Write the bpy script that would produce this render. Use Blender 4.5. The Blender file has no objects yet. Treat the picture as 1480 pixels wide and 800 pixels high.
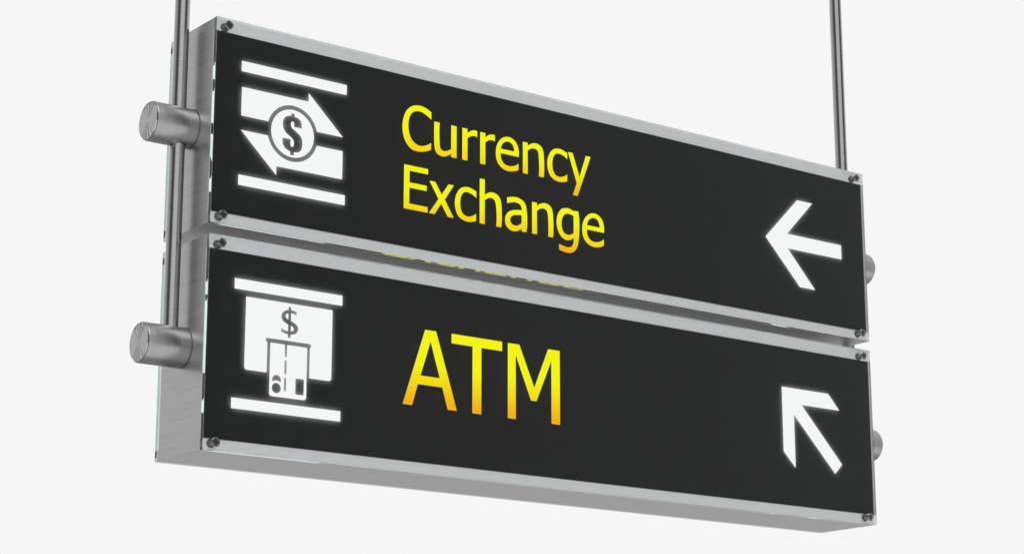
# Two illuminated directional signs hanging from steel rods.  Units: metres.
import bpy, bmesh, math
import numpy as np
from mathutils import Vector, Matrix
from mathutils.geometry import delaunay_2d_cdt

scene = bpy.context.scene
COL = scene.collection

# ------------------------------------------------------------------ sizes
W, H, GAP, D = 1.2, 0.2792, 0.0149, 0.126
T = 0.0060            # glass thickness
PRINT_Y = 0.0057      # lit symbols: printed on the inside of the pane
FILM_Y = 0.00612       # black sheet just behind the pane
SKIN = 0.0064         # where the steel box starts behind the glass
ROD_X, ROD_R = 0.6177, 0.0100
CLAMP_R, CLAMP_OUT = 0.0266, 0.0605

# outlines of the lettering and currency signs, millimetres on the sign face,
# '~' marks a point on a smooth curve, the others are corners
GLYPHS = {
    'u_dollar': "-481.7,-109.7 -476.6,-109.5 -476.7,-113.8 -470.8,-114.8~ -466.6,-118.2~ -465.2,-122.8~ -464.8,-127.8 -476.9,-127.7 -477.0,-123.3~ -477.7,-121.2~ -479.6,-120.5~ -481.3,-122.0~ -481.9,-124.8~ -481.6,-127.4~ -479.8,-130.1~ -476.4,-132.2~ -471.6,-134.9~ -467.5,-137.7~ -464.9,-141.4~ -463.6,-146.6~ -463.7,-152.7~ -465.2,-157.8~ -468.2,-161.0~ -472.2,-162.3~ -476.2,-162.8 -476.3,-167.4 -481.9,-167.5 -481.8,-162.9 -486.9,-161.2~ -490.9,-158.4~ -493.4,-154.7~ -494.2,-150.6~ -494.0,-145.8 -481.7,-145.9 -481.9,-149.5~ -481.8,-153.7~ -481.1,-155.6~ -479.4,-156.2~ -477.5,-154.9~ -476.7,-152.1~ -476.8,-149.1~ -477.7,-146.3~ -480.0,-143.7~ -484.8,-141.0~ -489.6,-137.8~ -492.3,-134.1~ -493.8,-130.2~ -494.3,-125.4~ -493.4,-120.7~ -490.8,-116.6~ -486.9,-114.3~ -481.7,-113.4",
    'l_dollarS': "-466.0,-378.7 -470.2,-377.5~ -474.4,-377.3~ -478.8,-377.6~ -483.3,-379.0~ -486.9,-381.8~ -488.8,-385.6~ -488.7,-389.1~ -487.1,-392.3~ -483.5,-394.9~ -478.2,-397.1~ -474.3,-397.9~ -471.5,-399.2~ -469.8,-401.1~ -469.9,-403.1~ -471.4,-404.7~ -474.0,-405.8~ -477.9,-406.0~ -483.6,-405.1~ -489.0,-403.1 -489.0,-407.5 -483.7,-409.1~ -477.8,-409.9~ -472.0,-409.5~ -466.8,-407.7~ -463.9,-404.4~ -463.0,-400.8~ -464.2,-397.5~ -467.8,-394.5~ -473.8,-392.1~ -478.0,-390.4~ -481.1,-388.9~ -482.7,-387.1~ -482.7,-385.0~ -481.2,-383.1~ -478.2,-381.8~ -474.3,-381.2~ -470.1,-381.9~ -465.9,-383.3",
    'C': "-255.1,-63.5 -261.7,-60.0~ -269.8,-57.7~ -279.4,-57.8~ -287.4,-60.4~ -294.5,-65.8~ -300.0,-74.5~ -302.7,-83.4~ -303.6,-91.8~ -302.8,-101.3~ -300.0,-110.4~ -294.6,-118.3~ -287.4,-123.2~ -278.6,-124.5~ -269.1,-123.4~ -261.9,-121.1~ -255.3,-117.8 -255.3,-107.7 -259.6,-111.0~ -265.9,-114.0~ -271.5,-115.5~ -277.9,-115.2~ -284.4,-112.2~ -289.7,-106.4~ -292.7,-98.0~ -293.7,-89.9~ -293.2,-82.2~ -290.7,-74.8~ -286.5,-69.5~ -280.9,-66.7~ -273.7,-65.9~ -266.4,-67.9~ -260.8,-70.7~ -255.1,-74.1",
    'u': "-250.1,-75.5 -240.8,-75.5 -240.8,-103.3~ -240.2,-110.1~ -238.2,-113.9~ -234.9,-115.5~ -231.2,-115.4~ -226.3,-113.5~ -221.1,-110.4 -221.1,-75.4 -211.7,-75.4 -211.7,-122.2 -221.1,-122.2 -221.1,-117.4 -227.1,-121.3~ -232.7,-123.6~ -238.4,-123.7~ -244.1,-122.0~ -247.9,-117.8~ -249.4,-111.8~ -249.9,-103.6~",
    'r1': "-201.9,-75.3 -192.8,-75.3 -192.8,-81.6 -187.9,-77.7~ -182.1,-75.3~ -175.9,-75.4 -175.9,-84.6 -180.4,-83.6~ -185.4,-84.6~ -189.5,-86.5~ -192.8,-89.3 -192.8,-122.2 -201.9,-122.2",
    'r2': "-170.7,-75.5 -161.6,-75.5 -161.6,-81.8 -156.7,-77.9~ -150.9,-75.5~ -144.7,-75.6 -144.7,-84.7 -149.2,-83.8~ -154.2,-84.7~ -158.3,-86.7~ -161.6,-89.4 -161.6,-122.3 -170.7,-122.3",
    'e1': "-102.1,-100.1 -102.1,-92.4~ -103.6,-84.9~ -108.2,-77.9~ -114.8,-74.2~ -123.1,-73.6~ -131.5,-76.9~ -138.3,-83.7~ -142.3,-92.9~ -143.2,-100.8~ -142.1,-109.9~ -137.9,-117.6~ -130.5,-122.7~ -122.2,-124.5~ -113.9,-123.7~ -107.4,-121.8~ -102.7,-119.4 -102.7,-110.1 -108.3,-113.7~ -114.8,-116.2~ -122.2,-116.6~ -128.7,-114.4~ -132.8,-109.7~ -134.4,-100.1",
    'e1#h': "-134.2,-93.4 -110.5,-93.4 -111.2,-87.9~ -114.2,-83.0~ -119.4,-80.8~ -124.6,-81.2~ -129.6,-84.0~ -132.8,-88.5~",
    'n1': "-94.8,-75.5 -85.8,-75.5 -85.8,-80.2 -80.1,-76.0~ -74.4,-74.0~ -66.9,-74.0~ -61.2,-76.9~ -57.8,-82.5~ -56.7,-91.0~ -56.9,-122.4 -65.9,-122.4 -65.9,-94.2~ -66.5,-88.1~ -68.8,-83.8~ -72.6,-82.1~ -77.3,-82.4~ -82.0,-84.4~ -86.0,-87.5 -86.0,-122.5 -94.8,-122.5",
    'c1': "-13.3,-77.8 -20.0,-75.1~ -27.7,-73.7~ -33.5,-74.3~ -41.2,-78.1~ -46.6,-85.1~ -49.9,-94.4~ -50.3,-102.3~ -48.5,-111.4~ -43.4,-119.1~ -35.8,-122.9~ -26.2,-123.9~ -19.5,-122.7~ -13.6,-120.4 -13.6,-110.1 -18.4,-113.4~ -24.2,-115.8~ -30.0,-116.4~ -35.7,-114.3~ -39.5,-109.0~ -41.0,-101.4~ -40.7,-93.5~ -38.4,-86.8~ -34.5,-82.6~ -29.7,-81.4~ -23.0,-82.3~ -13.3,-87.2",
    'y': "-12.1,-75.5 -3.2,-75.5 9.3,-109.7 21.4,-75.4 30.6,-75.4 5.5,-139.6 -3.6,-139.6 4.1,-120.4",
    'E': "-300.0,-146.8 -259.8,-146.8 -259.8,-154.6 -290.8,-154.6 -290.8,-171.2 -261.9,-171.2 -261.9,-178.9 -290.9,-178.9 -290.9,-201.5 -260.2,-201.5 -260.2,-209.6 -300.0,-209.6",
    'x': "-257.6,-162.8 -247.6,-162.8 -236.6,-179.3 -225.2,-162.5 -215.8,-162.5 -231.2,-185.5 -215.8,-209.7 -226.1,-209.7 -237.3,-192.7 -248.4,-209.5 -258.0,-209.5 -242.1,-186.6",
    'c2': "-177.1,-164.8 -183.8,-162.1~ -191.5,-160.7~ -197.3,-161.3~ -205.0,-165.1~ -210.4,-172.1~ -213.7,-181.4~ -214.1,-189.3~ -212.2,-198.4~ -207.2,-206.1~ -199.5,-209.9~ -190.0,-210.9~ -183.2,-209.7~ -177.4,-207.4 -177.4,-197.1 -182.2,-200.3~ -188.0,-202.8~ -193.8,-203.4~ -199.5,-201.2~ -203.3,-196.0~ -204.7,-188.4~ -204.5,-180.5~ -202.2,-173.7~ -198.3,-169.5~ -193.5,-168.3~ -186.8,-169.3~ -177.1,-174.2",
    'h': "-171.3,-144.2 -162.4,-144.2 -162.4,-167.2 -157.3,-163.3~ -151.0,-161.1~ -143.7,-161.6~ -138.2,-164.5~ -134.5,-170.0~ -133.2,-178.2~ -133.4,-209.6 -142.5,-209.6 -142.5,-181.3~ -143.5,-175.4~ -146.0,-171.2~ -150.0,-169.6~ -154.6,-170.0~ -159.1,-172.3~ -162.4,-174.8 -162.4,-209.7 -171.3,-209.7",
    'a': "-123.1,-163.6 -115.8,-161.7~ -107.4,-160.7~ -100.0,-161.7~ -93.5,-164.8~ -89.8,-169.2~ -88.3,-176.7~ -88.8,-209.5 -97.2,-209.5 -97.3,-205.6 -102.9,-209.4~ -109.4,-211.5~ -115.8,-211.2~ -122.2,-208.1~ -126.1,-202.9~ -126.8,-197.0~ -125.4,-190.6~ -121.3,-185.1~ -114.9,-181.5~ -106.5,-179.5~ -96.9,-178.6 -97.6,-174.0~ -100.4,-170.3~ -105.6,-168.7~ -112.1,-168.9~ -117.6,-170.5~ -123.1,-172.2",
    'a#h': "-97.3,-185.9 -106.6,-186.8~ -112.1,-188.4~ -115.8,-191.0~ -117.7,-195.4~ -116.2,-199.8~ -112.1,-202.5~ -106.6,-202.8~ -101.0,-200.3~ -97.3,-197.7",
    'n2': "-78.5,-162.6 -69.4,-162.6 -69.4,-167.3 -63.8,-163.1~ -58.1,-161.1~ -50.5,-161.1~ -44.8,-163.9~ -41.4,-169.6~ -40.4,-178.0~ -40.5,-209.5 -49.5,-209.5 -49.5,-181.3~ -50.2,-175.2~ -52.5,-170.9~ -56.2,-169.2~ -61.0,-169.5~ -65.7,-171.5~ -69.7,-174.6 -69.7,-209.5 -78.5,-209.5",
    'g': "-2.5,-162.8 6.5,-162.8 6.5,-206.1~ 4.7,-214.9~ 0.8,-221.7~ -6.0,-226.4~ -10.8,-227.7~ -20.4,-227.4~ -29.5,-225.4 -29.5,-216.9 -22.2,-218.7~ -14.6,-219.7~ -8.8,-218.6~ -4.5,-215.3~ -2.6,-209.0~ -2.5,-204.1 -7.7,-207.5~ -13.5,-209.2~ -21.1,-208.1~ -27.8,-203.0~ -31.9,-195.9~ -33.8,-187.7~ -33.3,-179.1~ -30.4,-170.8~ -25.6,-164.8~ -18.8,-161.8~ -12.1,-161.0~ -7.3,-161.9~ -2.3,-164.2",
    'g#h': "-2.4,-171.2 -7.4,-169.6~ -13.1,-169.3~ -17.9,-170.7~ -21.8,-174.8~ -24.2,-180.6~ -24.8,-187.0~ -23.5,-193.8~ -20.1,-199.0~ -14.4,-201.1~ -9.6,-200.5~ -5.7,-198.7~ -2.4,-196.6",
    'e2': "54.6,-187.2 54.7,-179.5~ 53.2,-172.0~ 48.5,-165.1~ 42.0,-161.3~ 33.6,-160.7~ 25.3,-164.0~ 18.5,-170.8~ 14.4,-180.1~ 13.5,-187.9~ 14.6,-197.0~ 18.9,-204.7~ 26.2,-209.8~ 34.6,-211.6~ 42.9,-210.8~ 49.4,-208.9~ 54.1,-206.5 54.1,-197.2 48.5,-200.8~ 42.0,-203.3~ 34.6,-203.7~ 28.1,-201.5~ 24.0,-196.8~ 22.4,-187.2",
    'e2#h': "22.6,-180.5 46.3,-180.5 45.5,-175.0~ 42.6,-170.1~ 37.4,-167.9~ 32.2,-168.3~ 27.2,-171.1~ 24.0,-175.6~",
    'A': "-262.4,-374.8 -244.1,-374.8 -208.7,-480.9 -224.0,-480.9 -233.3,-451.3 -273.6,-451.3 -282.6,-481.0 -298.0,-481.0",
    'A#h': "-253.2,-390.2 -237.5,-439.0 -269.4,-439.0",
    'T': "-218.3,-374.5 -131.8,-374.5 -131.8,-388.0 -167.5,-388.0 -167.5,-481.2 -182.7,-481.2 -182.7,-387.9 -218.3,-387.9",
    'M': "-121.9,-374.8 -101.7,-374.8 -75.5,-433.0 -50.5,-374.6 -29.7,-374.6 -29.7,-481.1 -45.0,-481.1 -45.0,-391.4 -71.7,-452.0 -81.3,-452.0 -108.0,-390.4 -108.0,-481.3 -121.9,-481.3",
}


# ------------------------------------------------------------------ node helpers
def new_mat(name):
    m = bpy.data.materials.new(name)
    m.use_nodes = True
    m.node_tree.nodes.clear()
    return m, m.node_tree

def N(nt, typ, **kw):
    n = nt.nodes.new(typ)
    for k, v in kw.items():
        setattr(n, k, v)
    return n

def math_node(nt, op, a, b=None):
    n = N(nt, 'ShaderNodeMath', operation=op)
    for i, v in enumerate((a, b)):
        if v is None:
            continue
        if isinstance(v, (int, float)):
            n.inputs[i].default_value = v
        else:
            nt.links.new(v, n.inputs[i])
    return n.outputs[0]

def ramp(nt, fac, stops):
    r = N(nt, 'ShaderNodeValToRGB')
    e = r.color_ramp.elements
    while len(e) < len(stops):
        e.new(0.5)
    for el, (p, c) in zip(e, stops):
        el.position = p
        el.color = (c, c, c, 1) if isinstance(c, (int, float)) else (*c, 1)
    nt.links.new(fac, r.inputs[0])
    return r.outputs[0]

def brushed(name, base, rough, stretch, aniso=0.6, axis=None, metallic=1.0, var=0.10, bump=0.02, tint=(1, 1, 1.0)):
    """brushed steel: fine noise stretched along the brushing direction"""
    m, nt = new_mat(name)
    out = N(nt, 'ShaderNodeOutputMaterial')
    b = N(nt, 'ShaderNodeBsdfPrincipled')
    nt.links.new(b.outputs[0], out.inputs[0])
    tc = N(nt, 'ShaderNodeTexCoord')
    mp = N(nt, 'ShaderNodeMapping')
    mp.inputs['Scale'].default_value = stretch
    nt.links.new(tc.outputs['Object'], mp.inputs[0])
    n1 = N(nt, 'ShaderNodeTexNoise')
    n1.inputs['Scale'].default_value = 1.0
    n1.inputs['Detail'].default_value = 5
    n1.inputs['Roughness'].default_value = 0.65
    nt.links.new(mp.outputs[0], n1.inputs['Vector'])
    # broad clouding so that no surface is perfectly even
    n2 = N(nt, 'ShaderNodeTexNoise')
    n2.inputs['Scale'].default_value = 9.0
    n2.inputs['Detail'].default_value = 2
    nt.links.new(tc.outputs['Object'], n2.inputs['Vector'])
    s = math_node(nt, 'ADD', math_node(nt, 'MULTIPLY', n1.outputs[0], 0.8), math_node(nt, 'MULTIPLY', n2.outputs[0], 0.2))
    lo, hi = base * (1 - var), base * (1 + var)
    c = ramp(nt, s, [(0.32, tuple(lo * t for t in tint)), (0.68, tuple(hi * t for t in tint))])
    nt.links.new(c, b.inputs['Base Color'])
    r = ramp(nt, s, [(0.3, rough * 0.85), (0.7, rough * 1.15)])
    nt.links.new(r, b.inputs['Roughness'])
    b.inputs['Metallic'].default_value = metallic
    if axis:
        b.inputs['Anisotropic'].default_value = aniso
        t = N(nt, 'ShaderNodeTangent', direction_type='RADIAL', axis=axis)
        nt.links.new(t.outputs[0], b.inputs['Tangent'])
    if bump:
        bp = N(nt, 'ShaderNodeBump')
        bp.inputs['Strength'].default_value = bump
        bp.inputs['Distance'].default_value = 0.001
        nt.links.new(n1.outputs[0], bp.inputs['Height'])
        nt.links.new(bp.outputs[0], b.inputs['Normal'])
    return m

STEEL_SIDE = brushed('brushed steel end', 0.48, 0.33, (45, 7, 300), var=0.12, bump=0.05)
STEEL_LONG = brushed('brushed steel long face', 0.60, 0.40, (6, 500, 500), var=0.04, bump=0.03)
FLANGE = brushed('satin flange', 0.85, 0.55, (700, 700, 700), metallic=0.1, var=0.05, bump=0.0, tint=(0.985, 1, 1))
# weak glow added to the frame face to lift its brightness, not a lamp
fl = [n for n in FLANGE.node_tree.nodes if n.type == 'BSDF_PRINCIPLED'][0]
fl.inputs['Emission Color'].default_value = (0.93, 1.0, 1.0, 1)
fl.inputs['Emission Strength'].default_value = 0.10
STEEL_ROD = brushed('brushed steel rod', 0.46, 0.22, (30, 30, 900), aniso=0.5, axis='Z', var=0.10, bump=0.025)
STEEL_CLAMP = brushed('turned steel clamp', 0.34, 0.31, (900, 22, 22), aniso=0.5, axis='X', var=0.16, bump=0.035)
SCREW = brushed('dark screw steel', 0.25, 0.28, (300, 300, 300), var=0.08, bump=0.0)

CAP = brushed('faceted steel cap', 0.48, 0.22, (300, 300, 300), var=0.05, bump=0.0)

def glass_material():
    m, nt = new_mat('clear greenish glass')
    out = N(nt, 'ShaderNodeOutputMaterial')
    g = N(nt, 'ShaderNodeBsdfGlass')
    g.inputs['IOR'].default_value = 1.5
    g.inputs['Roughness'].default_value = 0.0
    nt.links.new(g.outputs[0], out.inputs['Surface'])
    v = N(nt, 'ShaderNodeVolumeAbsorption')
    v.inputs['Color'].default_value = (0.35, 0.83, 0.86, 1)
    v.inputs['Density'].default_value = 4.0
    nt.links.new(v.outputs[0], out.inputs['Volume'])
    return m
GLASS = glass_material()

def ground_edge_material():
    """sawn edge of the rear pane: slightly frosted, passes light"""
    m, nt = new_mat('ground glass edge')
    out = N(nt, 'ShaderNodeOutputMaterial')
    g = N(nt, 'ShaderNodeBsdfGlass')
    g.inputs['IOR'].default_value = 1.5
    g.inputs['Roughness'].default_value = 0.5
    g.inputs['Color'].default_value = (0.74, 0.90, 0.93, 1)
    d = N(nt, 'ShaderNodeBsdfDiffuse')
    d.inputs[0].default_value = (0.74, 0.87, 0.90, 1)
    mx = N(nt, 'ShaderNodeMixShader')
    mx.inputs[0].default_value = 0.78
    nt.links.new(g.outputs[0], mx.inputs[1])
    nt.links.new(d.outputs[0], mx.inputs[2])
    nt.links.new(mx.outputs[0], out.inputs[0])
    return m
EDGE = ground_edge_material()

def print_material(name, mode):
    """mode 'film': black print, the halo round the lit symbols painted on as emission;
    'white' / 'yellow': back-lit translucent print"""
    m, nt = new_mat(name)
    out = N(nt, 'ShaderNodeOutputMaterial')
    if mode == 'film':
        d = N(nt, 'ShaderNodeBsdfPrincipled')
        d.inputs['Base Color'].default_value = (0.0030, 0.0034, 0.0032, 1)
        d.inputs['Roughness'].default_value = 0.6
        a = N(nt, 'ShaderNodeAttribute', attribute_name='halo_glow')
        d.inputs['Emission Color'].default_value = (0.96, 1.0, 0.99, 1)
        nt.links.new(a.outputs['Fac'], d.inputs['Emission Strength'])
        nt.links.new(d.outputs[0], out.inputs[0])
        return m
    e = N(nt, 'ShaderNodeEmission')
    if mode == 'white':
        e.inputs[0].default_value = (1, 1, 1, 1)
        e.inputs[1].default_value = 0.965
    else:
        a = N(nt, 'ShaderNodeAttribute', attribute_name='fade')
        c = ramp(nt, a.outputs['Fac'], [(0.0, (0.96, 0.445, 0.006)), (0.06, (0.96, 0.445, 0.006)),
                                        (0.25, (0.95, 0.67, 0.006)), (0.55, (0.96, 0.93, 0.006)), (1.0, (0.96, 0.93, 0.006))])
        nt.links.new(c, e.inputs[0])
        e.inputs[1].default_value = 1.0
    nt.links.new(e.outputs[0], out.inputs[0])
    return m
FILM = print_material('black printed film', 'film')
LIT = print_material('back-lit white symbol', 'white')
LETTER = print_material('back-lit yellow letter', 'yellow')

# ------------------------------------------------------------------ object helpers
def link(name, mesh, mats=(), parent=None):
    o = bpy.data.objects.new(name, mesh)
    COL.objects.link(o)
    for m in mats:
        if m.name not in [x.name for x in mesh.materials if x]:
            mesh.materials.append(m)
    if parent:
        o.parent = parent
    return o

def empty(name, loc, label, cat, group=None):
    o = bpy.data.objects.new(name, None)
    COL.objects.link(o)
    o.location = loc
    o.empty_display_size = 0.05
    tag(o, label, cat, group)
    return o

def tag(o, label, cat, group=None):
    o['label'] = label
    o['category'] = cat
    if group:
        o['group'] = group

def box_mesh(name, x0, x1, y0, y1, z0, z1, bevel, seg=2):
    bm = bmesh.new()
    bmesh.ops.create_cube(bm, size=1)
    for v in bm.verts:
        v.co = Vector(((x0, x1)[v.co.x > 0], (y0, y1)[v.co.y > 0], (z0, z1)[v.co.z > 0]))
    if bevel:
        bmesh.ops.bevel(bm, geom=bm.edges[:], offset=bevel, segments=seg, profile=0.5, affect='EDGES')
    me = bpy.data.meshes.new(name)
    bm.to_mesh(me)
    bm.free()
    return me

def lathe_mesh(name, prof, axis, seg=64, smooth_deg=35):
    """prof: (radius, along) pairs, spun about the axis 'X', '-X', 'Y' or 'Z'"""
    bm = bmesh.new()
    rings = []
    for r, a in prof:
        if r < 1e-6:
            rings.append([bm.verts.new((0, 0, a))])
        else:
            rings.append([bm.verts.new((r * math.cos(2 * math.pi * k / seg), r * math.sin(2 * math.pi * k / seg), a)) for k in range(seg)])
    for r0, r1 in zip(rings, rings[1:]):
        for k in range(seg):
            j = (k + 1) % seg
            if len(r0) == 1:
                bm.faces.new((r0[0], r1[k], r1[j]))
            elif len(r1) == 1:
                bm.faces.new((r0[k], r0[j], r1[0]))
            else:
                bm.faces.new((r0[k], r0[j], r1[j], r1[k]))
    rot = {'Z': Matrix.Identity(4), 'X': Matrix.Rotation(math.pi / 2, 4, 'Y'), '-X': Matrix.Rotation(-math.pi / 2, 4, 'Y'),
           'Y': Matrix.Rotation(-math.pi / 2, 4, 'X'), '-Y': Matrix.Rotation(math.pi / 2, 4, 'X')}[axis]
    bmesh.ops.transform(bm, matrix=rot, verts=bm.verts)
    bmesh.ops.recalc_face_normals(bm, faces=bm.faces)
    for f in bm.faces:
        f.smooth = True
    for e in bm.edges:
        if len(e.link_faces) == 2 and e.calc_face_angle() > math.radians(smooth_deg):
            e.smooth = False
    me = bpy.data.meshes.new(name)
    bm.to_mesh(me)
    bm.free()
    return me

def cut(mesh, cutter):
    """mesh minus cutter, as a new mesh"""
    a = bpy.data.objects.new('cut_source', mesh)
    b = bpy.data.objects.new('cut_tool', cutter)
    COL.objects.link(a)
    COL.objects.link(b)
    md = a.modifiers.new('cut', 'BOOLEAN')
    md.operation = 'DIFFERENCE'
    md.object = b
    md.solver = 'EXACT'
    dg = bpy.context.evaluated_depsgraph_get()
    dg.update()
    r = bpy.data.meshes.new_from_object(a.evaluated_get(dg))
    bpy.data.objects.remove(a)
    bpy.data.objects.remove(b)
    return r

# ------------------------------------------------------------------ 2D outlines (millimetres)
def curve(s):
    """outline string -> polyline; runs of '~' points become Catmull-Rom curves"""
    pts = []
    for t in s.split():
        sm = t.endswith('~')
        a, b = t.rstrip('~').split(',')
        pts.append((float(a), float(b), sm))
    n = len(pts)
    out = []
    for i in range(n):
        p1, p2 = pts[i], pts[(i + 1) % n]
        out.append(p1[:2])
        if not (p1[2] or p2[2]):
            continue
        p0 = pts[i - 1] if p1[2] else None
        p3 = pts[(i + 2) % n] if p2[2] else None
        a, b = np.array(p1[:2]), np.array(p2[:2])
        ch = np.linalg.norm(b - a)
        def tang(q0, q1, q2):
            q0, q1, q2 = map(lambda q: np.array(q[:2]), (q0, q1, q2))
            l0, l1 = np.linalg.norm(q1 - q0), np.linalg.norm(q2 - q1)
            t = (q1 - q0) / l0 * l1 + (q2 - q1) / l1 * l0      # weighted direction
            return t / (np.linalg.norm(t) + 1e-9)
        m1 = tang(p0, p1, p2) if p0 is not None else None
        m2 = tang(p1, p2, p3) if p3 is not None else None
        if m1 is None:
            m1 = (b - a) / ch if m2 is None else 2 * ((b - a) / ch).dot(m2) * ((b - a) / ch) - m2
        if m2 is None:
            m2 = 2 * ((b - a) / ch).dot(m1) * ((b - a) / ch) - m1
        k = max(2, int(ch / 2.0))
        for j in range(1, k):
            t = j / k
            h = ((2 * t**3 - 3 * t**2 + 1) * a + (t**3 - 2 * t**2 + t) * m1 * ch + (-2 * t**3 + 3 * t**2) * b + (t**3 - t**2) * m2 * ch)
            out.append(tuple(h))
    return out

def rect(x0, x1, z0, z1, r=(0, 0, 0, 0)):
    """corners: top-left, top-right, bottom-right, bottom-left radii; z0 is the top"""
    if isinstance(r, (int, float)):
        r = (r,) * 4
    out = []
    for (cx, cz, sx, sz, a0), rr in zip(((x0, z0, 1, -1, 180), (x1, z0, -1, -1, 90), (x1, z1, -1, 1, 0), (x0, z1, 1, 1, 270)), r):
        if rr <= 0:
            out.append((cx, cz))
        else:
            for j in range(7):
                a = math.radians(a0 - 90 * j / 6)
                out.append((cx + sx * rr + rr * math.cos(a), cz + sz * rr + rr * math.sin(a)))
    return out

def disc(cx, cz, r, n=72):
    return [(cx + r * math.cos(2 * math.pi * k / n), cz + r * math.sin(2 * math.pi * k / n)) for k in range(n)]

def inside(P, poly):
    x, z = P[:, 0], P[:, 1]
    r = np.zeros(len(P), bool)
    q = np.array(poly)
    for (x0, z0), (x1, z1) in zip(q, np.roll(q, -1, 0)):
        if z0 == z1:
            continue
        c = ((z0 > z) != (z1 > z))
        r ^= c & (x < (x1 - x0) * (z - z0) / (z1 - z0) + x0)
    return r

def any_inside(P, polys):
    r = np.zeros(len(P), bool)
    for p in polys:
        r |= inside(P, p)
    return r

def glyph(k):
    """(outer, holes) of one letter"""
    return curve(GLYPHS[k]), ([curve(GLYPHS[k + '#h'])] if k + '#h' in GLYPHS else [])

# currency exchange pictogram
up_add = [rect(-559, -395.4, -52.4, -66.7), rect(-559, -395.4, -208.1, -222.1),
          [(-557.6, -88.2), (-455.4, -88.2), (-455.4, -76.1), (-400.2, -127.7), (-557.6, -127.7)],
          [(-557.6, -147.2), (-400.2, -147.2), (-400.2, -186.8), (-502.5, -186.8), (-502.5, -199.1)]]
up_ring = disc(-478.9, -137.5, 38.9)
up_disc = disc(-478.9, -137.5, 33.0)
up_sign = curve(GLYPHS['u_dollar'])
def upper_pictogram(P):
    w = any_inside(P, up_add) & ~inside(P, up_ring)
    return w | (inside(P, up_disc) & ~inside(P, up_sign))
UPPER_ICON = up_add + [up_ring, up_disc, up_sign]

# cash machine pictogram
lo_add = [rect(-559.4, -396, -346.6, -360.4), rect(-559.4, -396, -502.1, -515.9)]
lo_box = rect(-541.9, -411.1, -368.6, -464.0, (0, 0, 4, 4))
lo_card = rect(-504.3, -448.8, -421, -493.8, (0, 0, 3.5, 3.5))
lo_cut = [rect(-511.4, -442.8, -418.5, -424.1, 2.7), rect(-508.8, -504.3, -422, -470), rect(-448.8, -444.7, -422, -470),
          rect(-482.5, -479.2, -422, -440.6, (0, 0, 1.6, 1.6)), rect(-482.5, -479.2, -444.6, -463.2, 1.6), rect(-482.5, -479.2, -467.2, -485.2, 1.6),
          disc(-493.8, -482.6, 6.7, 40), rect(-465.4, -452.7, -466.6, -487.7, 2.0),
          curve(GLYPHS['l_dollarS']), rect(-478.4, -474.4, -373.3, -414.3)]
lo_c2 = disc(-493.7, -471.8, 6.5, 40)
lo_c3 = disc(-493.8, -482.6, 10.1, 48)
def lower_pictogram(P):
    w = any_inside(P, [lo_box, lo_card]) & ~any_inside(P, lo_cut)
    w &= ~(inside(P, lo_c2) & ~inside(P, lo_c3))
    return w | any_inside(P, lo_add)
LOWER_ICON = lo_add + [lo_box, lo_card, lo_c2, lo_c3] + lo_cut

UPPER_ARROW = [(451.9, -68.8), (485.3, -68.8), (427.5, -127.8), (547.1, -127.8), (547.1, -151.3), (427.5, -151.3),
               (485.3, -210.6), (451.9, -210.6), (380.7, -139.6)]
LOWER_ARROW = [(405.3, -374.9), (505.4, -374.9), (528.9, -399), (446.4, -399), (530.8, -484.3), (514.8, -500.2),
               (429.6, -416.2), (429.6, -498.9), (405.3, -475.3)]

def blurred(maskfn, box, sigma, res=0.5):
    """light spread round a lit symbol: its mask blurred, with a sampler"""
    x0, x1, z0, z1 = box
    xs = np.arange(x0, x1, res) + res / 2
    zs = np.arange(z0, z1, res) + res / 2
    X, Z = np.meshgrid(xs, zs)
    m = maskfn(np.stack([X.ravel(), Z.ravel()], 1)).reshape(X.shape).astype(float)
    k = np.exp(-0.5 * (np.arange(-int(4 * sigma / res), int(4 * sigma / res) + 1) * res / sigma) ** 2)
    k /= k.sum()
    m = np.apply_along_axis(lambda r: np.convolve(r, k, 'same'), 1, m)
    m = np.apply_along_axis(lambda r: np.convolve(r, k, 'same'), 0, m)
    def sample(P):
        fx = np.clip((P[:, 0] - xs[0]) / res, 0, len(xs) - 1.001)
        fz = np.clip((P[:, 1] - zs[0]) / res, 0, len(zs) - 1.001)
        i, j = fx.astype(int), fz.astype(int)
        u, v = fx - i, fz - j
        s = (m[j, i] * (1 - u) * (1 - v) + m[j, i + 1] * u * (1 - v) + m[j + 1, i] * (1 - u) * v + m[j + 1, i + 1] * u * v)
        ok = (P[:, 0] > x0) & (P[:, 0] < x1) & (P[:, 1] > z0) & (P[:, 1] < z1)
        return np.where(ok, s, 0)
    return sample

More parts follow.
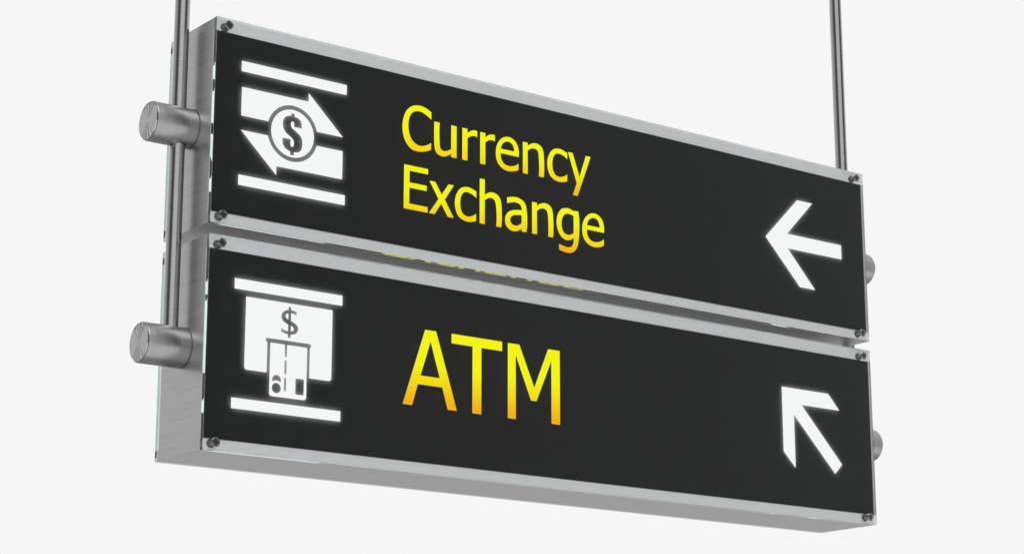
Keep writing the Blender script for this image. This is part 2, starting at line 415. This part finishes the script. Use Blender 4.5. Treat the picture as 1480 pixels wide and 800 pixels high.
def display(root, panel, icon_polys, icon_mask, arrow, lines, zbase):
    """the printed layer: one sheet split exactly into black film, pictogram, arrow and words"""
    loops = [panel, arrow] + list(icon_polys)
    words = []
    for keys in lines:
        outs, holes = [], []
        for k in keys:
            o, h = glyph(k)
            outs.append(o)
            holes += h
        words.append((outs, holes))
        loops += outs + holes
    verts, edges = [], []
    for lp in loops:
        b = len(verts)
        verts += [Vector(p) for p in lp]
        edges += [(b + k, b + (k + 1) % len(lp)) for k in range(len(lp))]
    amask = lambda P: inside(P, arrow)
    ia = np.array([p for q in icon_polys for p in q])
    aa = np.array(arrow)
    grow = 20
    boxes = [(a[:, 0].min() - grow, a[:, 0].max() + grow, a[:, 1].min() - grow, a[:, 1].max() + grow) for a in (ia, aa)]
    px0, px1 = panel[0][0], panel[1][0]
    pz1, pz0 = panel[0][1], panel[2][1]
    for (x0, x1, z0, z1), st in zip(boxes, (1.7, 1.7)):
        row = 0
        z = z0
        while z < z1:
            x = x0 + (st / 2 if row % 2 else 0)
            while x < x1:
                if px0 + .5 < x < px1 - .5 and pz0 + .5 < z < pz1 - .5:
                    verts.append(Vector((x + 0.013 * math.sin(z * 7), z + 0.013 * math.sin(x * 5))))
                x += st
            z += st * 0.866
            row += 1
    v2, _e, faces, *_ = delaunay_2d_cdt(verts, edges, [], 0, 1e-4)
    V = np.array([tuple(v) for v in v2])
    F = np.array([tuple(f) for f in faces])
    Cn = V[F].mean(1)
    inpanel = (Cn[:, 0] > px0) & (Cn[:, 0] < px1) & (Cn[:, 1] > pz0) & (Cn[:, 1] < pz1)
    F, Cn = F[inpanel], Cn[inpanel]
    kind = np.zeros(len(F), int)
    kind[icon_mask(Cn)] = 1
    kind[amask(Cn)] = 2
    for i, (outs, holes) in enumerate(words):
        kind[any_inside(Cn, outs) & ~any_inside(Cn, holes)] = 3 + i
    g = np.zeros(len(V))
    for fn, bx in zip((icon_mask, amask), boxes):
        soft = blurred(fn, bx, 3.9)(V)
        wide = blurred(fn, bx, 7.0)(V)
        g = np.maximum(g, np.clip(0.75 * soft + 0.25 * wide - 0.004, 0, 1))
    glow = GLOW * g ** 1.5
    def part(name, k, mat):
        f = F[kind == k] if k else F
        used, inv = np.unique(f, return_inverse=True)
        f = inv.reshape(f.shape)
        me = bpy.data.meshes.new(name)
        me.from_pydata([(V[i][0] / 1000, PRINT_Y if k else FILM_Y, V[i][1] / 1000 - zbase) for i in used], [], [tuple(int(q) for q in t) for t in f])
        me.update()
        bm = bmesh.new()
        bm.from_mesh(me)
        for fc in bm.faces:
            if fc.normal.y > 0:
                fc.normal_flip()
        bm.to_mesh(me)
        bm.free()
        return link(name, me, [mat], root), V[used], used
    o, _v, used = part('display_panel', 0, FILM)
    at = o.data.attributes.new('halo_glow', 'FLOAT', 'POINT')
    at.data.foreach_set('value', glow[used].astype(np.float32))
    part('pictogram', 1, LIT)
    part('arrow', 2, LIT)
    for i in range(len(words)):
        o, v, _u = part('lettering', 3 + i, LETTER)
        z = v[:, 1]
        lo, hi = LETTER_SPAN[(root.name, i)]
        at = o.data.attributes.new('fade', 'FLOAT', 'POINT')
        at.data.foreach_set('value', np.clip((z - lo) / (hi - lo), 0, 1).astype(np.float32))

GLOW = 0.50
LETTER_SPAN = {('hanging_sign', 0): (-145.5, -57.5), ('hanging_sign', 1): (-232.5, -144.2), ('hanging_sign.001', 0): (-481.3, -374.6)}

# ------------------------------------------------------------------ shared part meshes (sign space: z = 0 at the bottom edge)
housing_me = box_mesh('housing', -W / 2, W / 2, SKIN, D - SKIN, 0, H, 0.0004, 1)
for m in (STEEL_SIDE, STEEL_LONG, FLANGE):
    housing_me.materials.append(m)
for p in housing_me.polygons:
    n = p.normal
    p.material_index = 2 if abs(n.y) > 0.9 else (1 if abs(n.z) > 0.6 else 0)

front_me = box_mesh('glass_pane', -W / 2, W / 2, 0, T, 0, H, 0.00015, 1)
front_me.materials.append(GLASS)
rear_me = box_mesh('rear_pane', -W / 2, W / 2, D - T, D, 0, H, 0.0003, 1)
_bm = bmesh.new()
_bm.from_mesh(rear_me)
for zc in (0.0050, 0.0142, H - 0.0172, H - 0.0082):
    bmesh.ops.bisect_plane(_bm, geom=_bm.verts[:] + _bm.edges[:] + _bm.faces[:], plane_co=(0, 0, zc), plane_no=(0, 0, 1))
_bm.to_mesh(rear_me)
_bm.free()
rear_me.materials.append(GLASS)
rear_me.materials.append(EDGE)
for p in rear_me.polygons:
    # clear patches set into the frosted edge to imitate the screws' dark image
    clear = abs(p.normal.x) > 0.9 and (0.005 < p.center.z < 0.0142 or H - 0.0172 < p.center.z < H - 0.0082)
    p.material_index = 0 if abs(p.normal.y) > 0.9 or clear else 1

rear_sheet = bpy.data.meshes.new('rear_panel')
rear_sheet.from_pydata([(-.5972, D - T - .00015, .016), (.5972, D - T - .00015, .016), (.5972, D - T - .00015, H - .0185), (-.5972, D - T - .00015, H - .0185)], [], [(0, 3, 2, 1)])
rear_sheet.materials.append(FILM)

# white light-guide plates let into the box behind each black sheet; their edges show at both ends
plate_f = box_mesh('light_plate', -W / 2 - .0002, W / 2 + .0002, SKIN - .0002, SKIN + .0012, .0150, H - .0175, 0.0002, 1)
plate_r = box_mesh('light_plate', -W / 2 - .0002, W / 2 + .0002, D - SKIN - .0034, D - SKIN + .0002, .0150, H - .0175, 0.0002, 1)
def plate_material():
    m, nt = new_mat('white light-guide acrylic')
    out = N(nt, 'ShaderNodeOutputMaterial')
    b = N(nt, 'ShaderNodeBsdfPrincipled')
    b.inputs['Base Color'].default_value = (0.72, 0.74, 0.74, 1)
    b.inputs['Roughness'].default_value = 0.4
    b.inputs['Emission Color'].default_value = (1, 1, 1, 1)
    b.inputs['Emission Strength'].default_value = 0.10
    nt.links.new(b.outputs[0], out.inputs[0])
    return m
PLATE = plate_material()
PLATE_DIM = PLATE.copy()
PLATE_DIM.name = 'light-guide acrylic, front'
_b = [n for n in PLATE_DIM.node_tree.nodes if n.type == 'BSDF_PRINCIPLED'][0]
_b.inputs['Base Color'].default_value = (0.50, 0.51, 0.51, 1)
_b.inputs['Emission Strength'].default_value = 0.0
plate_f.materials.append(PLATE_DIM)
plate_r.materials.append(PLATE)

R6, RN = 0.0061, 0.0036
screw_me = lathe_mesh('screw', [(0, 0.0066), (0.0060, 0.0066), (0.0060, 0.0052), (0.0056, 0.0048), (RN, 0.0048), (RN, -0.0062),
                                (0.0042, -0.0070), (R6 - 0.0004, -0.0080), (R6, -0.0084), (R6, -0.0098), (0.0053, -0.0108), (0.0048, -0.0108), (0.0042, -0.0100), (0, -0.0100)], 'Y', 40)
screw_me.materials.append(SCREW)
rear_screw_me = screw_me.copy()
rear_screw_me.transform(Matrix.Translation((0, D, 0)) @ Matrix.Rotation(math.pi, 4, 'Z'))

def clamp_mesh(through):
    body = lathe_mesh('rod_clamp', [(0, -0.001), (CLAMP_R - 0.0014, -0.001), (CLAMP_R - 0.0014, 0.0010), (CLAMP_R, 0.0012), (CLAMP_R, CLAMP_OUT - 0.0016),
                                    (CLAMP_R - 0.0005, CLAMP_OUT - 0.0005), (CLAMP_R - 0.0014, CLAMP_OUT), (0, CLAMP_OUT)], 'X', 96)
    lo = -0.04 if through else -0.004
    tool = lathe_mesh('hole', [(0, lo), (ROD_R + 0.0009, lo), (ROD_R + 0.0009, 0.04), (0, 0.04)], 'Z', 48)
    tool.transform(Matrix.Translation((ROD_X - W / 2, 0, 0)))
    me = cut(body, tool)
    for p in me.polygons:
        p.use_smooth = True
    bm = bmesh.new()
    bm.from_mesh(me)
    for e in bm.edges:
        e.smooth = not (len(e.link_faces) == 2 and e.calc_face_angle() > math.radians(28))
    bm.to_mesh(me)
    bm.free()
    me.materials.clear()
    me.materials.append(STEEL_CLAMP)
    return me
clamp_through, clamp_blind = clamp_mesh(True), clamp_mesh(False)
def cap_mesh():
    """face cut into radial facets: two plain wings and fans of narrow ridges above and below"""
    rim = CLAMP_R - 0.0016
    fan = [(-42, 0), (-34, 1), (-20, 0), (-12, 1), (3, 0), (11, 1), (26, 0), (34, 1), (42, 0)]
    pts = []
    for base, sg in ((90, -1), (270, 1)):
        pts += [(base + sg * a, dn) for a, dn in fan]
    for base in (0, 180):
        pts += [(base + a, 0) for a in (-36, -24, -12, 0, 12, 24, 36)]
    pts.sort(key=lambda q: q[0] % 360)
    bm = bmesh.new()
    HT, DIP = 0.0013, 0.0012
    c = bm.verts.new((HT - 0.0001, 0, 0))
    def ring(r, dip):
        return [bm.verts.new((HT - dip * dn, r * math.cos(math.radians(a)), r * math.sin(math.radians(a)))) for a, dn in pts]
    inner = ring(rim - 0.0009, DIP)
    top = ring(rim, 0.0)
    n = len(top)
    for k in range(n):
        j = (k + 1) % n
        bm.faces.new((c, inner[k], inner[j]))
        bm.faces.new((inner[k], top[k], top[j], inner[j]))
    bot = [bm.verts.new((-0.0005, v.co.y, v.co.z)) for v in top]
    for k in range(n):
        j = (k + 1) % n
        bm.faces.new((top[k], bot[k], bot[j], top[j]))
    bm.normal_update()
    bmesh.ops.recalc_face_normals(bm, faces=bm.faces)
    if c.link_faces[0].normal.x < 0:
        bmesh.ops.reverse_faces(bm, faces=bm.faces)
    me = bpy.data.meshes.new('end_cap')
    bm.to_mesh(me)
    bm.free()
    return me
cap_me = cap_mesh()
cap_me.materials.append(CAP)

# ------------------------------------------------------------------ the two signs
def make_sign(name, ztop, label, clamp):
    root = empty(name, (0, 0, ztop - H), label, 'sign', 'illuminated hanging signs')
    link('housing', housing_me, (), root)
    link('glass_pane', front_me, (), root)
    link('glass_pane', rear_me, (), root)
    link('rear_panel', rear_sheet, (), root)
    link('light_plate', plate_f, (), root)
    link('light_plate', plate_r, (), root)
    for me in (screw_me, rear_screw_me):
        for sx in (-1, 1):
            for z in (0.0096, H - 0.0127):
                s = link('screw', me, (), root)
                s.location = (-0.5865 if sx < 0 else 0.5760, 0, z)
    for sx in (-1, 1):
        c = link('rod_clamp', clamp, (), root)
        c.location = (sx * W / 2, D / 2, H / 2)
        c.rotation_euler = (0, 0, 0 if sx > 0 else math.pi)
        e = link('end_cap', cap_me, (), c)
        e.location = (CLAMP_OUT, 0, 0)
    return root

upper = make_sign('hanging_sign', 0.0, 'upper sign with black face reading Currency Exchange and arrow pointing straight left', clamp_through)
lower = make_sign('hanging_sign.001', -(H + GAP), 'lower sign with black face reading ATM and arrow pointing up to the left', clamp_blind)

display(upper, [(-597.2, -18.2), (597.2, -18.2), (597.2, -263.2), (-597.2, -263.2)], UPPER_ICON, upper_pictogram, UPPER_ARROW,
        [['C', 'u', 'r1', 'r2', 'e1', 'n1', 'c1', 'y'], ['E', 'x', 'c2', 'h', 'a', 'n2', 'g', 'e2']], -H)
display(lower, [(-597.2, -312.3), (597.2, -312.3), (597.2, -557.4), (-597.2, -557.4)], LOWER_ICON, lower_pictogram, LOWER_ARROW,
        [['A', 'T', 'M']], -(2 * H + GAP))

# ------------------------------------------------------------------ the rods
rod_bottom = -(1.5 * H + GAP)
rod_me = lathe_mesh('hanging_rod', [(0, 0), (ROD_R, 0), (ROD_R, 1.15), (0, 1.15)], 'Z', 48)
rod_me.materials.append(STEEL_ROD)
for sx, lab in ((-1, 'brushed steel rod running through the round clamps at the left end of both signs'),
                (1, 'brushed steel rod rising behind the arrow end of the signs at the right')):
    r = link('hanging_rod', rod_me)
    r.location = (sx * ROD_X, D / 2, rod_bottom)
    tag(r, lab, 'rod', 'steel rods the signs hang from')

# ------------------------------------------------------------------ studio surroundings: white cyclorama with darker sides and a soft light bank behind the camera
world = bpy.data.worlds.new('World')
scene.world = world
world.use_nodes = True
nt = world.node_tree
nt.nodes.clear()
out = N(nt, 'ShaderNodeOutputWorld')
bg = N(nt, 'ShaderNodeBackground')
nt.links.new(bg.outputs[0], out.inputs[0])
tc = N(nt, 'ShaderNodeTexCoord')
sp = N(nt, 'ShaderNodeSeparateXYZ')
nt.links.new(tc.outputs['Generated'], sp.inputs[0])
X, Y, Zc = sp.outputs
br = math_node(nt, 'ADD', math_node(nt, 'MULTIPLY', X, 0.8), math_node(nt, 'MULTIPLY', Y, -0.6))
bb = math_node(nt, 'ADD', math_node(nt, 'MULTIPLY', X, -0.6), math_node(nt, 'MULTIPLY', Y, -0.8))
th = math_node(nt, 'ARCTAN2', br, bb)
fac = math_node(nt, 'ADD', math_node(nt, 'MULTIPLY', th, 1 / (2 * math.pi)), 0.5)
deg = lambda a: 0.5 + a / 360
WHITE = 0.922
ring = ramp(nt, fac, [(0, WHITE), (deg(-130), WHITE), (deg(-112), 0.66), (deg(-84), 0.62), (deg(-60), 0.22), (deg(-48), 0.07), (deg(-20), 0.06), (deg(-10), 0.9), (deg(42), 0.9),
                      (deg(54), 0.04), (deg(66), 0.05), (deg(90), 0.18), (deg(100), 0.7), (deg(122), WHITE), (1, WHITE)])
low = ramp(nt, math_node(nt, 'ADD', math_node(nt, 'MULTIPLY', Zc, 0.5), 0.5), [(0.0, 1.0), (0.385, 1.0), (0.45, 0.0)])
high = ramp(nt, math_node(nt, 'ADD', math_node(nt, 'MULTIPLY', Zc, 0.5), 0.5), [(0.78, 0.0), (0.9, 1.0)])
def mixc(f, a, v):
    m = N(nt, 'ShaderNodeMix', data_type='RGBA')
    nt.links.new(f, m.inputs[0])
    nt.links.new(a, m.inputs[6])
    m.inputs[7].default_value = (v, v, v, 1)
    return m.outputs[2]
c = mixc(low, ring, 0.39)
c = mixc(high, c, 0.60)
# unseen overhead light bank, added to brighten the frame faces
front = ramp(nt, math_node(nt, 'ADD', math_node(nt, 'MULTIPLY', Y, -0.5), 0.5), [(0.5, 0.0), (0.58, 1.0)])
bank = ramp(nt, math_node(nt, 'ADD', math_node(nt, 'MULTIPLY', Zc, 0.5), 0.5), [(0.80, 0.0), (0.86, 1.0)])
c = mixc(math_node(nt, 'MULTIPLY', math_node(nt, 'MULTIPLY', front, ramp(nt, math_node(nt, 'ADD', math_node(nt, 'MULTIPLY', X, -0.5), 0.5), [(0.44, 0.0), (0.52, 1.0)])), bank), c, 3.6)
c = mixc(math_node(nt, 'MULTIPLY', front, low), c, 1.2)  # bright floor added in front to light the frame faces from below
nt.links.new(c, bg.inputs[0])
bg.inputs[1].default_value = 1.0

# ------------------------------------------------------------------ camera
cam = bpy.data.cameras.new('camera')
cam.sensor_fit = 'HORIZONTAL'
cam.sensor_width = 36
cam.lens = 3114.69 / 1480 * 36
cam.clip_start = 0.05
cam.clip_end = 200
co = bpy.data.objects.new('camera', cam)
COL.objects.link(co)
co.location = (-1.88863, -2.35407, -1.01666)
co.rotation_euler = (1.815813, 0.000901, -0.644945)
scene.camera = co

scene.view_settings.view_transform = 'Standard'
scene.view_settings.look = 'None'
scene.view_settings.exposure = 0
scene.cycles.max_bounces = 9
scene.cycles.transmission_bounces = 11
scene.cycles.glossy_bounces = 12
scene.cycles.diffuse_bounces = 6
scene.cycles.caustics_refractive = True
scene.cycles.caustics_reflective = True
scene.cycles.sample_clamp_indirect = 6.0
scene.cycles.use_denoising = True
